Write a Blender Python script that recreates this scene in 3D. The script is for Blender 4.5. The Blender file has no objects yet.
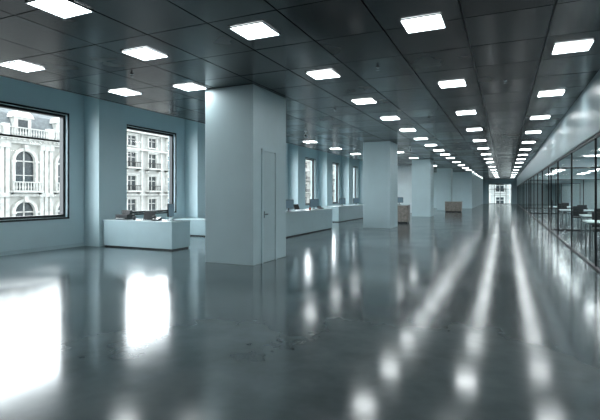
import bpy, bmesh, math, random
from mathutils import Vector, Matrix
random.seed(4)
S=bpy.context.scene
COL=S.collection
# ------------------------------------------------------------ materials
def newmat(name):
    m=bpy.data.materials.new(name); m.use_nodes=True
    nt=m.node_tree; b=nt.nodes['Principled BSDF']; return m,nt,b
def N(nt,t,**k):
    n=nt.nodes.new(t)
    for a,v in k.items(): setattr(n,a,v)
    return n
def simple(name,col,rough=.5,metal=0,spec=.5,var=.08,scale=3,bump=0):
    m,nt,b=newmat(name)
    tc=N(nt,'ShaderNodeTexCoord'); no=N(nt,'ShaderNodeTexNoise')
    no.inputs['Scale'].default_value=scale; no.inputs['Detail'].default_value=4
    nt.links.new(tc.outputs['Object'],no.inputs['Vector'])
    cr=N(nt,'ShaderNodeValToRGB')
    cr.color_ramp.elements[0].position=.3; cr.color_ramp.elements[1].position=.7
    cr.color_ramp.elements[0].color=(*[c*(1-var) for c in col],1)
    cr.color_ramp.elements[1].color=(*[min(1,c*(1+var)) for c in col],1)
    nt.links.new(no.outputs['Fac'],cr.inputs['Fac']); nt.links.new(cr.outputs['Color'],b.inputs['Base Color'])
    b.inputs['Roughness'].default_value=rough; b.inputs['Metallic'].default_value=metal
    b.inputs['Specular IOR Level'].default_value=spec
    if bump:
        bp=N(nt,'ShaderNodeBump'); bp.inputs['Strength'].default_value=bump; bp.inputs['Distance'].default_value=.02
        nt.links.new(no.outputs['Fac'],bp.inputs['Height']); nt.links.new(bp.outputs['Normal'],b.inputs['Normal'])
    return m
def emis(name,col,s):
    m,nt,b=newmat(name); b.inputs['Base Color'].default_value=(*col,1)
    b.inputs['Emission Color'].default_value=(*col,1); b.inputs['Emission Strength'].default_value=s
    return m
def glassmat(name,tint,r0=.025,r1=.5):
    m,nt,b=newmat(name); nt.nodes.remove(b)
    out=[n for n in nt.nodes if n.type=='OUTPUT_MATERIAL'][0]
    t=N(nt,'ShaderNodeBsdfTransparent'); t.inputs['Color'].default_value=(*tint,1)
    g=N(nt,'ShaderNodeBsdfGlossy'); g.inputs['Roughness'].default_value=.02
    lw=N(nt,'ShaderNodeLayerWeight'); lw.inputs['Blend'].default_value=.5
    pw=N(nt,'ShaderNodeMath',operation='POWER'); pw.inputs[1].default_value=5
    mr=N(nt,'ShaderNodeMapRange'); mr.inputs['To Min'].default_value=r0; mr.inputs['To Max'].default_value=r1
    mx=N(nt,'ShaderNodeMixShader')
    nt.links.new(lw.outputs['Facing'],pw.inputs[0]); nt.links.new(pw.outputs[0],mr.inputs['Value'])
    nt.links.new(mr.outputs['Result'],mx.inputs[0]); nt.links.new(t.outputs[0],mx.inputs[1]); nt.links.new(g.outputs[0],mx.inputs[2])
    nt.links.new(mx.outputs[0],out.inputs['Surface']); return m

M_wall=simple('wall_paint',(.55,.705,.75),.5,var=.03,scale=1.2)
M_col=simple('column_paint',(.55,.705,.75),.4,var=.03,scale=1.5)
M_white=simple('pale_paint',(.72,.82,.85),.5,var=.03)
M_door=simple('door_paint',(.48,.62,.665),.35,var=.03)
M_counter=simple('counter_laminate',(.48,.63,.675),.35,var=.03)
M_ctop=simple('counter_top',(.62,.75,.79),.25,var=.03)
M_greywall=simple('light_absorbing_grey',(.07,.09,.10),.6)  # made-up dark tone for the unseen back wall, to absorb bounce light
M_black=simple('black_metal',(.012,.015,.017),.35,metal=.4)
M_dark=simple('dark_plastic',(.02,.022,.025),.3)
M_steel=simple('brushed_steel',(.5,.53,.55),.25,metal=1)
M_wood=simple('grey_brown_wood',(.29,.265,.24),.4,var=.25,scale=9)
M_paper=simple('paper',(.8,.8,.78),.6)
M_red=simple('red_plastic',(.5,.08,.05),.4)
M_light=emis('led_diffuser',(.93,.985,1),17)
M_light2=emis('bright_led_diffuser',(.93,.985,1),28)
M_glass=glassmat('clear_glass',(.95,.98,.98),.015,.10)
M_winglass=glassmat('window_glass',(.95,.97,.98))
M_dimglass=glassmat('dimming_glass',(.45,.5,.52))  # dark glass colour stands in for dimmer light at the far end
M_stone=simple('limestone',(.56,.56,.53),.8,var=.18,scale=.6,bump=.2)
M_stone2=simple('grey_stucco',(.54,.54,.52),.85,var=.15,scale=.5)
M_trim=simple('carved_stone',(.66,.66,.63),.8,var=.2,scale=2)
M_slate=simple('slate_roof',(.16,.18,.19),.6,var=.25,scale=3)
M_fglass=simple('old_window_glass',(.04,.05,.055),.15,var=.3)
M_iron=simple('wrought_iron',(.03,.03,.03),.5)
M_street=simple('asphalt',(.12,.12,.12),.8)
M_screen=emis('monitor_screen',(.10,.16,.2),.4)

# floor
m,nt,b=newmat('polished_concrete'); M_floor=m
tc=N(nt,'ShaderNodeTexCoord')
def noise(sc,det,ro,off):
    mp=N(nt,'ShaderNodeMapping'); mp.inputs['Location'].default_value=off
    n=N(nt,'ShaderNodeTexNoise'); n.inputs['Scale'].default_value=sc; n.inputs['Detail'].default_value=det; n.inputs['Roughness'].default_value=ro
    nt.links.new(tc.outputs['Object'],mp.inputs[0]); nt.links.new(mp.outputs[0],n.inputs['Vector']); return n
n1=noise(.4,5,.55,(3.3,7.1,2.7)); n2=noise(1.1,3,.5,(11.2,5.4,8.8)); n3=noise(5,2,.5,(1.2,3.4,8.1))
ad=N(nt,'ShaderNodeMath',operation='MULTIPLY_ADD'); ad.inputs[1].default_value=.15
nt.links.new(n3.outputs['Fac'],ad.inputs[0]); nt.links.new(n1.outputs['Fac'],ad.inputs[2])
cr=N(nt,'ShaderNodeValToRGB'); cr.color_ramp.interpolation='EASE'; cr.color_ramp.elements[0].position=.38; cr.color_ramp.elements[1].position=.78
cr.color_ramp.elements[0].color=(.048,.066,.071,1); cr.color_ramp.elements[1].color=(.130,.165,.174,1)
nt.links.new(ad.outputs[0],cr.inputs['Fac']); nt.links.new(cr.outputs['Color'],b.inputs['Base Color'])
mr=N(nt,'ShaderNodeMapRange',interpolation_type='SMOOTHSTEP'); mr.inputs['From Min'].default_value=.2; mr.inputs['From Max'].default_value=.8
mr.inputs['To Min'].default_value=.11; mr.inputs['To Max'].default_value=.17
nt.links.new(n2.outputs['Fac'],mr.inputs['Value']); nt.links.new(mr.outputs['Result'],b.inputs['Roughness'])
b.inputs['IOR'].default_value=1.75

def ceilmat(name,c,r):
    m,nt,b=newmat(name); tc=N(nt,'ShaderNodeTexCoord'); nn=N(nt,'ShaderNodeTexNoise'); nn.inputs['Scale'].default_value=1.3
    nt.links.new(tc.outputs['Object'],nn.inputs['Vector'])
    mr=N(nt,'ShaderNodeMapRange'); mr.inputs['To Min'].default_value=r-.05; mr.inputs['To Max'].default_value=r+.08
    nt.links.new(nn.outputs['Fac'],mr.inputs['Value']); nt.links.new(mr.outputs['Result'],b.inputs['Roughness'])
    b.inputs['Base Color'].default_value=(c*.82,c,c*1.06,1); b.inputs['Metallic'].default_value=.5
    b.inputs['Specular IOR Level'].default_value=.35
    return m
M_ct=[ceilmat('metal_ceiling_tile_a',.03,.16),ceilmat('metal_ceiling_tile_b',.05,.2),ceilmat('metal_ceiling_tile_c',.02,.24)]

# ------------------------------------------------------------ mesh builder
class MB:
    def __init__(s): s.bm=bmesh.new(); s.mats=[]
    def mi(s,m):
        if m not in s.mats: s.mats.append(m)
        return s.mats.index(m)
    def box(s,x0,x1,y0,y1,z0,z1,m):
        i=s.mi(m); v=[s.bm.verts.new(p) for p in [(x0,y0,z0),(x1,y0,z0),(x1,y1,z0),(x0,y1,z0),(x0,y0,z1),(x1,y0,z1),(x1,y1,z1),(x0,y1,z1)]]
        for f in [(3,2,1,0),(4,5,6,7),(0,1,5,4),(1,2,6,5),(2,3,7,6),(3,0,4,7)]:
            s.bm.faces.new([v[k] for k in f]).material_index=i
        return v
    def quad(s,ps,m):
        s.bm.faces.new([s.bm.verts.new(p) for p in ps]).material_index=s.mi(m)
    def prism(s,pts,x0,x1,m):
        i=s.mi(m); a=[s.bm.verts.new((x0,y,z)) for y,z in pts]; c=[s.bm.verts.new((x1,y,z)) for y,z in pts]; n=len(pts)
        s.bm.faces.new(a).material_index=i; s.bm.faces.new(c[::-1]).material_index=i
        for k in range(n): s.bm.faces.new([a[k],a[(k+1)%n],c[(k+1)%n],c[k]]).material_index=i
    def lathe(s,cx,cy,prof,m,seg=16):
        i=s.mi(m); rings=[]
        for r,z in prof:
            rings.append([s.bm.verts.new((cx+max(r,.0005)*math.cos(2*math.pi*k/seg),cy+max(r,.0005)*math.sin(2*math.pi*k/seg),z)) for k in range(seg)])
        for a,c in zip(rings,rings[1:]):
            for k in range(seg):
                f=s.bm.faces.new([a[k],a[(k+1)%seg],c[(k+1)%seg],c[k]]); f.material_index=i; f.smooth=True
        s.bm.faces.new(rings[0][::-1]).material_index=i; s.bm.faces.new(rings[-1]).material_index=i
    def obj(s,name,loc=(0,0,0),bevel=0,rotz=0):
        bmesh.ops.recalc_face_normals(s.bm,faces=s.bm.faces)
        me=bpy.data.meshes.new(name); s.bm.to_mesh(me); s.bm.free()
        for m in s.mats: me.materials.append(m)
        o=bpy.data.objects.new(name,me); COL.objects.link(o); o.location=loc; o.rotation_euler=(0,0,rotz)
        if bevel:
            bv=o.modifiers.new('bevel','BEVEL'); bv.width=bevel; bv.segments=2; bv.limit_method='ANGLE'
        return o
def B(name,x0,x1,y0,y1,z0,z1,m,bevel=0):
    q=MB(); cx,cy=(x0+x1)/2,(y0+y1)/2
    q.box(x0-cx,x1-cx,y0-cy,y1-cy,0,z1-z0,m); return q.obj(name,(cx,cy,z0),bevel)

XW=-11.1; YB=-5.; YF=75.; H=3.8; HC=4.6; XR=1.6; XRR=7.
# ------------------------------------------------------------ shell
B('floor',XW-.3,XRR+.2,YB-.2,YF+.2,-.2,0,M_floor)
q=MB(); q.box(-8.9,XR+.06,YB,YF,H+.03,HC,M_black)
q.box(-8.92,-8.9,YB,YF,H-.005,HC,M_black)
tx,ty,g=1.05,1.25,.022
x=-8.9
while x<XR-.05:
    x1=min(x+tx,XR+.06); y=YB
    while y<YF-.05:
        y1=min(y+ty,YF)
        v=q.box(x+g/2,x1-g/2,y+g/2,y1-g/2,H,H+.02,random.choice(M_ct))
        a,b_=random.gauss(0,.0018),random.gauss(0,.0018); cx,cy=(x+x1)/2,(y+y1)/2
        for w_ in v: w_.co.z+=a*(w_.co.x-cx)+b_*(w_.co.y-cy)+.002
        y=y1
    x=x1
q.obj('ceiling')
B('ceiling_window_cove',XW-.3,-8.92,YB,YF,HC,HC+.2,M_wall)
B('ceiling_slab',-8.9,XRR+.2,YB,YF,HC,HC+.2,M_dark)
B('wall_back',XW-.3,XRR+.2,YB-.2,YB,0,HC,M_greywall)  # unseen wall behind the camera, darkened to shade the column fronts
q=MB(); P=[9.27+4.5*k for k in range(-3,14)]
wins=[(p+1.25,p+3.95) for p in P if 4<p and p+3.95<70]  # unseen near bays kept solid to hold daylight off the column fronts
WB,WT=.86,3.7
q.box(XW-.3,XW,YB,YF,0,WB,M_wall); q.box(XW-.3,XW,YB,YF,WT,HC,M_wall)
prev=YB
for a,c in wins:
    q.box(XW-.3,XW,prev,a,WB,WT,M_wall); prev=c
q.box(XW-.3,XW,prev,YF,WB,WT,M_wall)
q.obj('wall_left')
for p in P:
    if p<72: B('pilaster',XW+.001,-10.5,p,p+1.03,0,HC-.001,M_wall,.004)
for i,(a,c) in enumerate(wins):
    q=MB(); x0,x1=XW-.22,XW-.08; w=.07
    q.box(x0,x1,a,c,WB,WB+w,M_black); q.box(x0,x1,a,c,WT-w,WT,M_black)
    q.box(x0,x1,a,a+w,WB+w,WT-w,M_black); q.box(x0,x1,c-w,c,WB+w,WT-w,M_black)
    q.quad([(XW-.15,a+w,WB+w),(XW-.15,c-w,WB+w),(XW-.15,c-w,WT-w),(XW-.15,a+w,WT-w)],M_winglass)
    q.box(XW-.0,XW+.025,a-.05,c+.05,WB-.05,WB,M_black); q.box(XW,XW+.02,a-.05,c+.05,WT,WT+.05,M_black)
    q.box(XW,XW+.02,a-.05,a,WB,WT,M_black); q.box(XW,XW+.02,c,c+.05,WB,WT,M_black)
    q.obj('window_%d'%(i+1))
q=MB(); pr=YB
for p in P:
    if p<72:
        q.box(XW,XW+.02,pr,p,0,.1,M_door); pr=p+1.03
q.obj('baseboard_left')

# columns
q=MB(); q.box(0,1.22,0,1.55,0,H,M_col); q.obj('column',(-6.01,8.15,0),.008)
q=MB()
q.box(0,.03,-.05,.0,0,2.48,M_col); q.box(0,.03,.58,.63,0,2.48,M_col); q.box(0,.03,-.05,.63,2.43,2.48,M_col)
q.box(0,.012,.008,.572,.01,2.42,M_door)
q.box(0,.0125,.0,.008,0,2.43,M_dark); q.box(0,.0125,.572,.58,0,2.43,M_dark)
q.box(.012,.05,.06,.075,1.05,1.07,M_steel); q.box(.04,.055,.06,.17,1.045,1.07,M_steel); q.box(.012,.018,.05,.085,.98,1.12,M_steel)
q.obj('door_1',(-4.788,8.53,0))
for (x,y) in [(-5.76,19.4),(-5.70,30.6),(-5.6,42),(-5.6,53.5)]:
    q=MB(); q.box(0,1.22,0,1.5,0,H,M_col); q.obj('column',(x,y,0),.008)

B('wall_block',-10.45,-3.4,49.85,50.,0,H,M_wall)
B('wall_corridor_left',-3.4,-3.1,49.5,YF,0,H,M_wall)
B('wall_partition',-8.6,-5.75,36.5,36.8,0,H,M_white)
q=MB()
q.box(-3.1,-2.3,YF,YF+.2,0,H,M_wall); q.box(.9,XRR+.2,YF,YF+.2,0,H,M_wall); q.box(-2.3,.9,YF,YF+.2,3.0,H,M_wall)
q.box(XW-.3,-3.1,YF,YF+.2,0,HC,M_wall)
q.obj('wall_front')
q=MB()
for x in (-2.3,-1.5,-.7,.1,.84): q.box(x,x+.06,YF+.05,YF+.12,0,3,M_black)
for z in (0,2.2,2.94): q.box(-2.3,.9,YF+.05,YF+.12,z,z+.06,M_black)
q.quad([(-2.2,YF+.08,.06),(.85,YF+.08,.06),(.85,YF+.08,2.94),(-2.2,YF+.08,2.94)],M_dimglass)
q.obj('door_2')

# ------------------------------------------------------------ right side glass partition + rooms
B('wall_right_header',XR,XR+.12,YB,YF,2.68,HC,M_door)
B('wall_right',XRR,XRR+.2,YB,YF,0,HC,M_white)
B('ceiling_glass_rooms',XR+.12,XRR,YB,YF,2.95,3.1,M_white)
mull=[YB,-1.5,2.5,6.5,10.7,14.3,17.8,21.4,24.9,28.4,32,35.6,39.2,42.8,46.4,50,53.6,57.2,60.8,64.4,68,71.5,YF-.05]
q=MB()
q.box(XR+.03,XR+.09,YB,YF,2.62,2.68,M_black); q.box(XR+.03,XR+.09,YB,YF,0,.035,M_black)
for y in mull:
    w=.012 if y<17 else .045
    q.box(XR+.04,XR+.08,y,y+w,.035,2.62,M_black)
for a,c in zip(mull,mull[1:]): q.quad([(XR+.06,a+.05,.035),(XR+.06,c,.035),(XR+.06,c,2.62),(XR+.06,a+.05,2.62)],M_glass)
q.box(XR-.0,XR+.03,19.3,19.32,.9,1.3,M_steel)
q.obj('glass_partition')
for y in (21.5,39.3,53.7):
    q=MB(); q.box(XR+.13,XRR,y,y+.05,2.6,2.95,M_white); q.box(XR+.13,XRR,y,y+.05,0,.04,M_black)
    q.box(XR+.13,XRR,y,y+.05,2.55,2.6,M_black)
    for x in (XR+.13,XR+1.9,XR+3.7,XRR-.05): q.box(x,x+.05,y,y+.05,.04,2.55,M_black)
    q.quad([(XR+.15,y+.025,.04),(XRR-.05,y+.025,.04),(XRR-.05,y+.025,2.55),(XR+.15,y+.025,2.55)],M_glass)
    q.obj('glass_cross_partition')
def table(name,x,y,lx,ly,h,top,leg):
    q=MB(); q.box(-lx/2,lx/2,-ly/2,ly/2,h-.04,h,top)
    q.box(-lx/2+.05,lx/2-.05,-ly/2+.05,ly/2-.05,h-.1,h-.04,leg)
    for sx in (-1,1):
        for sy in (-1,1):
            cx,cy=sx*(lx/2-.07),sy*(ly/2-.07); q.box(cx-.025,cx+.025,cy-.025,cy+.025,0,h-.1,leg)
    return q.obj(name,(x,y,0),.004)
def chair(x,y,r):
    q=MB()
    q.box(-.22,.22,-.22,.22,.42,.48,M_dark); q.box(-.21,.21,.19,.24,.5,.95,M_dark)
    for sx in (-1,1):
        for sy in (-1,1): q.box(sx*.2-.015,sx*.2+.015,sy*.2-.015,sy*.2+.015,0,.42,M_steel)
        q.box(sx*.2-.015,sx*.2+.015,.2,.23,.42,.55,M_steel)
    return q.obj('office_chair',(x,y,0),.006,r)
table('meeting_table',2.9,14.9,1.7,.9,.75,M_white,M_steel)
table('meeting_table',3.4,19,1.8,1.,.75,M_white,M_steel)
table('meeting_table',3.4,25,2.,1.1,.75,M_white,M_steel)
table('meeting_table',3.4,31,2.,1.1,.75,M_white,M_steel)
chair(2.6,15.85,0); chair(3.3,15.9,.1); chair(2.5,14.0,math.pi); chair(3.3,20.05,0); chair(3.4,17.9,math.pi); chair(3.5,26.1,0); chair(3.,23.9,math.pi); chair(3.4,32.1,0); chair(3.,29.9,math.pi)

# ------------------------------------------------------------ ceiling lights
def panel(mat,s=.25):
    q=MB(); q.box(-s,s,-s,s,-.006,0,mat)
    for a in (-1,1):
        q.box(min(a*s,a*(s+.02)),max(a*s,a*(s+.02)),-s-.02,s+.02,-.014,0,M_steel)
        q.box(-s,s,min(a*s,a*(s+.02)),max(a*s,a*(s+.02)),-.014,0,M_steel)
    return q
lp=panel(M_light).obj('ceiling_light_panel',(-3.2,5.5,H-.004))
lp2=panel(M_light2).obj('ceiling_light_panel',(2.6,3,2.95))
def L(x,y,z=H-.004,src=None):
    o=bpy.data.objects.new('ceiling_light_panel',(src or lp).data); COL.objects.link(o); o.location=(x,y,z)
y=8.05
while y<74: 
    L(-3.17,y)
    y+=2.75 if y<30 else 4
L(-3.2,2.6)
y=2.55
while y<72:
    L(-1.,y); y+=3.65 if y<34 else 5.5
y=1.06
while y<72:
    L(.95,y); y+=3.55 if y<34 else 5.5
for x,y in [(-4.96,3.8),(-5.36,5.65),(-7.9,5.3),(-7.8,7.6),(-6.15,7.8),(-7.9,2.2)]: L(x,y)
for k in range(0,11): L(-7.8,11.6+3.3*k) 
for k in range(1,8): L(-5.3,15.9+4.4*k)
for y in (6,9,11,13,15,17,20,23,25,28,31,33,36,38,41,44,47,51,56,60,63,68): 
    for x in (3.0,5.0): L(x,y,2.95,lp2)

def seccam(x,y,r):
    q=MB(); q.lathe(0,0,[(.05,0),(.05,-.03),(.02,-.04),(.02,-.14)],M_white,12)
    q.box(-.05,.05,-.16,.14,-.24,-.14,M_white); q.box(-.035,.035,-.17,-.16,-.225,-.155,M_dark)
    return q.obj('security_camera',(x,y,H-.003),.006,r)
seccam(-6.6,15.,.3); seccam(-4.2,22,.5)
for x,y in [(-2.1,8),(-2.1,14),(-4.2,11.5),(0,10),(-6.5,6.5),(-2.1,4)]:
    q=MB(); q.lathe(0,0,[(.035,0),(.035,-.01),(.01,-.012),(.01,-.05),(.03,-.052),(.03,-.056)],M_steel,12); q.obj('sprinkler_head',(x,y,H-.003))

# ------------------------------------------------------------ counters
def counter(x0,x1,y0,y1,h):
    q=MB(); lx,ly=x1-x0,y1-y0
    q.box(.03,lx-.03,.03,ly-.03,0,.04,M_dark)
    q.box(.0,lx,0,ly,.04,h-.035,M_counter)
    q.box(-.015,lx+.015,-.015,ly+.015,h-.035,h,M_ctop)
    return q.obj('reception_counter',(x0,y0,0),.004)
counter(-10.45,-7.98,9.38,10.13,.77)
counter(-7.7,-6.8,12.6,18.3,.87)
counter(-8.9,-8.0,22.5,28.5,.83)
counter(-11.0,-7.9,13.0,13.7,.6)
def monitor(x,y,z,r,w=.52,hh=.32):
    q=MB(); q.lathe(0,0,[(.1,0),(.1,.012),(.02,.02),(.018,.1)],M_dark,16)
    q.box(-w/2,w/2,-.02,.015,.1,.1+hh,M_dark); q.box(-w/2+.012,w/2-.012,-.023,-.02,.112,.1+hh-.012,M_screen)
    return q.obj('computer_monitor',(x,y,z+.002),.003,r)
def laptop(x,y,z,r):
    q=MB(); q.box(-.17,.17,-.12,.12,0,.018,M_steel); q.box(-.15,.15,-.06,.1,.018,.02,M_dark)
    i=q.mi(M_dark); v=[q.bm.verts.new(p) for p in [(-.17,.12,.01),(.17,.12,.01),(.17,.2,.23),(-.17,.2,.23),(-.17,.13,.01),(.17,.13,.01),(.17,.21,.23),(-.17,.21,.23)]]
    for f in [(0,1,2,3),(7,6,5,4),(0,4,5,1),(1,5,6,2),(2,6,7,3),(3,7,4,0)]: q.bm.faces.new([v[k] for k in f]).material_index=i
    return q.obj('laptop',(x,y,z+.002),0,r)
def phone(x,y,z,r):
    q=MB(); i=q.mi(M_dark)
    v=[q.bm.verts.new(p) for p in [(-.1,-.1,0),(.1,-.1,0),(.1,.1,0),(-.1,.1,0),(-.1,-.1,.03),(.1,-.1,.03),(.1,.1,.09),(-.1,.1,.09)]]
    for f in [(3,2,1,0),(4,5,6,7),(0,1,5,4),(1,2,6,5),(2,3,7,6),(3,0,4,7)]: q.bm.faces.new([v[k] for k in f]).material_index=i
    q.box(-.12,-.07,-.11,-.05,.05,.09,M_dark); q.box(-.12,-.07,.05,.11,.09,.13,M_dark); q.box(-.115,-.075,-.1,.1,.1,.125,M_dark)
    return q.obj('desk_telephone',(x,y,z+.002),.003,r)
def cup(x,y,z,m=M_dark):
    q=MB(); q.lathe(0,0,[(.03,0),(.04,.01),(.042,.1),(.036,.1),(.034,.015)],m,16); return q.obj('coffee_mug',(x,y,z+.002))
def printer(x,y,z):
    q=MB(); q.box(-.2,.2,-.17,.17,0,.14,M_dark); q.box(-.14,.14,.02,.14,.14,.26,M_dark); q.box(-.12,.12,-.26,-.17,.03,.04,M_paper); q.box(-.15,.15,-.175,-.17,.05,.1,M_black)
    return q.obj('desk_printer',(x,y,z+.002),.006,.1)
Z=.77
printer(-10.0,9.75,Z); laptop(-9.15,9.7,Z,.25); phone(-8.72,9.62,Z,.2)
monitor(-8.42,9.85,Z,1.9,.42,.36); cup(-9.5,9.6,Z); cup(-8.15,9.55,Z,M_white)
Z=.87
monitor(-7.2,14.8,Z,1.3); monitor(-7.2,17.2,Z,1.2); cup(-7.0,16.3,Z,M_red); laptop(-7.2,15.8,Z,1.4); phone(-7.2,13.6,Z,1.2); phone(-7.2,17.9,Z,1.2)
monitor(-8.4,24.2,.83,1.2); monitor(-8.4,26.8,.83,1.2)
def cabinet(x,y,lx,ly,h):
    q=MB(); q.box(-lx/2,lx/2,-ly/2,ly/2,.08,h-.03,M_wood); q.box(-lx/2-.02,lx/2+.02,-ly/2-.02,ly/2+.02,h-.03,h,M_ctop)
    q.box(-lx/2+.03,lx/2-.03,-ly/2+.03,ly/2-.03,0,.08,M_dark)
    for k in (0,1):
        x0=-lx/2+.02+k*(lx/2-.01); q.box(x0,x0+lx/2-.03,-ly/2-.012,-ly/2,.12,h-.06,M_wood)
    q.box(-.04,-.03,-ly/2-.03,-ly/2-.012,h*.5,h*.65,M_steel); q.box(.03,.04,-ly/2-.03,-ly/2-.012,h*.5,h*.65,M_steel)
    return q.obj('wooden_cabinet',(x,y,0),.004)
cabinet(-5.0,23.4,1.0,.6,.95)
cabinet(-3.9,39.4,1.3,.7,.9)
monitor(-5.0,23.4,.95,.2,.4,.28)
table('wooden_table',-4.9,46,1.6,.8,.8,M_wood,M_dark)

# ------------------------------------------------------------ buildings outside
FX=-45.
def rectwin(q,yc,zb,w,h,mould=.22):
    q.box(FX,FX+.03,yc-w/2,yc+w/2,zb,zb+h,M_fglass)
    for s_ in (-1,1): q.box(FX,FX+.3,min(yc+s_*w/2,yc+s_*(w/2+mould)),max(yc+s_*w/2,yc+s_*(w/2+mould)),zb,zb+h,M_trim)
    q.box(FX,FX+.34,yc-w/2-mould,yc+w/2+mould,zb+h,zb+h+mould,M_trim)
    q.box(FX,FX+.5,yc-w/2-mould-.15,yc+w/2+mould+.15,zb+h+mould,zb+h+mould+.12,M_trim)
    q.box(FX,FX+.4,yc-w/2-mould,yc+w/2+mould,zb-.15,zb,M_trim)
    q.box(FX,FX+.08,yc-.05,yc+.05,zb,zb+h,M_trim); q.box(FX,FX+.08,yc-w/2,yc+w/2,zb+h*.66,zb+h*.66+.08,M_trim)
def archwin(q,yc,zb,w,h,mould=.3):
    r=w/2; zs=zb+h-r; n=14
    arc=[(yc+r*math.cos(math.pi*k/n),zs+r*math.sin(math.pi*k/n)) for k in range(n+1)]
    q.prism([(yc-r,zb),(yc+r,zb)]+arc,FX,FX+.03,M_fglass)
    R=r+mould
    for k in range(n):
        a,c=math.pi*k/n,math.pi*(k+1)/n
        q.prism([(yc+r*math.cos(a),zs+r*math.sin(a)),(yc+R*math.cos(a),zs+R*math.sin(a)),(yc+R*math.cos(c),zs+R*math.sin(c)),(yc+r*math.cos(c),zs+r*math.sin(c))],FX,FX+.4,M_trim)
    for s_ in (-1,1):
        a,c=sorted((yc+s_*r,yc+s_*R)); q.box(FX,FX+.4,a,c,zb,zs,M_trim); q.box(FX,FX+.5,a-.08,c+.08,zs-.15,zs+.05,M_trim)
    q.prism([(yc-.15,zs+r-.05),(yc+.15,zs+r-.05),(yc+.25,zs+R+.3),(yc-.25,zs+R+.3)],FX,FX+.6,M_trim)
    q.box(FX,FX+.1,yc-.06,yc+.06,zb,zs+r-.05,M_trim); q.box(FX,FX+.1,yc-r,yc+r,zs-.05,zs+.06,M_trim); q.box(FX,FX+.1,yc-r,yc+r,zb+(zs-zb)*.5,zb+(zs-zb)*.5+.07,M_trim)
def balus(q,y0,y1,z,h=.9,x0=.9,iron=False):
    m=M_iron if iron else M_trim
    q.box(FX,FX+x0+.1,y0-.1,y1+.1,z-.2,z,M_trim)
    q.box(FX+x0-.2,FX+x0,y0,y1,z+h-.1,z+h,m)
    n=int((y1-y0)/(.28))
    for k in range(n+1):
        y=y0+(y1-y0)*k/n
        if iron: q.box(FX+x0-.12,FX+x0-.08,y-.03,y+.03,z,z+h-.1,m)
        else: q.lathe(FX+x0-.1,y,[(.07,z),(.05,z+.1),(.1,z+.3),(.05,z+h-.3),(.07,z+h-.1)],m,8)
    for yb in (y0,y1):
        for s_ in (0,1): q.box(FX+.1,FX+.6,yb-.12,yb+.12,z-.6+.2*s_,z-.2,M_trim)
q=MB()
A0=-.3; NB=9; PW=4.7; A1=A0+NB*PW
q.box(FX-8,FX,A0,A1,-8,7.3,M_stone)
for i in range(NB):
    yc=A0+PW/2+PW*i
    for zb in (-2.9,1.9): archwin(q,yc,zb,2.1,4.0 if zb>0 else 3.6)
    balus(q,yc-1.5,yc+1.5,1.85,.9)
    archwin(q,yc,-7.4,2.1,3.6)
    for yy in (yc+PW/2-.55,yc+PW/2,yc+PW/2+.55):
        if yy<A1-.3:
            q.box(FX,FX+.35,yy-.19,yy+.19,-7.9,6.6,M_trim); q.box(FX,FX+.5,yy-.26,yy+.26,6.1,6.6,M_trim)
            q.box(FX,FX+.5,yy-.26,yy+.26,1.2,1.6,M_trim)
for z,d,t in [(6.6,.5,.25),(6.85,.7,.2),(7.05,1.,.25),(1.25,.45,.3),(-3.5,.45,.3)]:
    q.box(FX,FX+d,A0,A1,z,z+t,M_trim)
k=A0+.3
while k<A1-.3: q.box(FX,FX+.85,k,k+.2,6.86,7.05,M_trim); k+=.55
balus(q,A0+.2,A1-.2,7.3,.9,.9)
for i in range(NB+1):
    yy=A0+PW*i; q.box(FX+.5,FX+1.1,max(A0,yy-.3),min(A1,yy+.3),7.3,8.4,M_trim)
prof=[(FX-.2,7.3),(FX-.5,8.6),(FX-1.1,9.8),(FX-2,10.6),(FX-2.,7.3)]
i_=q.mi(M_slate)
a=[q.bm.verts.new((x,A0,z)) for x,z in prof]; c=[q.bm.verts.new((x,A1,z)) for x,z in prof]
for k in range(5): q.bm.faces.new([a[k],a[(k+1)%5],c[(k+1)%5],c[k]]).material_index=i_
q.bm.faces.new(a[::-1]).material_index=i_; q.bm.faces.new(c).material_index=i_
for i in range(NB):
    yc=A0+PW/2+PW*i
    q.box(FX-1.8,FX-.05,yc-.9,yc+.9,7.3,9.3,M_trim); q.box(FX-.05,FX,yc-.5,yc+.5,7.6,9.1,M_fglass)
    q.prism([(yc-1.15,9.3),(yc+1.15,9.3),(yc+.95,9.7),(yc+.55,10.0),(yc,10.15),(yc-.55,10.0),(yc-.95,9.7)],FX-1.8,FX+.1,M_trim)
q.obj('classical_building')
q=MB(); C0,C1=42.4,150.
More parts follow.
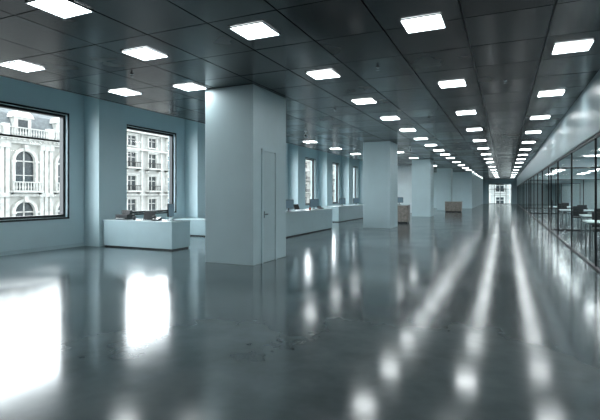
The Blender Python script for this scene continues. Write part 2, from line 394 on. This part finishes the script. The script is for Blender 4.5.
q.box(FX-8,FX,C0,C1,-8,10.,M_stone2)
y=C0+2.4
while y<C1-2:
    for zb in (-7.3,-4.2,-1.1,2.0,5.1,7.9):
        hh=1.9 if zb<7 else 1.3
        rectwin(q,y,zb,1.5,hh,.18)
        if zb in (2.0,-4.2,5.1): balus(q,y-1.1,y+1.1,zb-.05,.7,.8,True)
    q.box(FX,FX+.2,y+1.75,y+2.05,-8,9.6,M_trim)
    y+=3.8
for z,d in [(1.3,.4),(-1.85,.3),(7.35,.45),(9.6,.9)]: q.box(FX,FX+d,C0,C1,z,z+.25,M_trim)
q.box(FX-.3,FX,C0,C1,10,10.7,M_trim)
ab=q.obj('apartment_building')
ob=bpy.data.objects.new('apartment_building',ab.data); COL.objects.link(ob)  # second copy added beyond the far doors to block the bright sky
ob.rotation_euler=(0,0,-math.pi/2); ob.location=(-80,60,0)
B('street',-60,XW-.35,-45,150,-8.3,-8.02,M_street)

# ------------------------------------------------------------ world
w=bpy.data.worlds.new('overcast_sky'); S.world=w; w.use_nodes=True; nt=w.node_tree
bg=nt.nodes['Background']; tc=N(nt,'ShaderNodeTexCoord'); sx=N(nt,'ShaderNodeSeparateXYZ')
nt.links.new(tc.outputs['Generated'],sx.inputs[0])
mr=N(nt,'ShaderNodeMapRange',interpolation_type='SMOOTHSTEP'); mr.inputs['From Min'].default_value=.1; mr.inputs['From Max'].default_value=-.7
mr.inputs['To Min'].default_value=2.9; mr.inputs['To Max'].default_value=11
nt.links.new(sx.outputs['X'],mr.inputs['Value']); nt.links.new(mr.outputs['Result'],bg.inputs['Strength'])
bg.inputs['Color'].default_value=(.90,.97,1,1)
# ------------------------------------------------------------ camera
cd=bpy.data.cameras.new('camera'); cam=bpy.data.objects.new('camera',cd); COL.objects.link(cam); S.camera=cam
cd.sensor_width=36; cd.lens=27; cd.shift_y=-16/600; cd.clip_end=500
cam.location=(0,0,1.5); cam.rotation_euler=(math.radians(90),0,math.radians(24.5))
S.view_settings.view_transform='Standard'
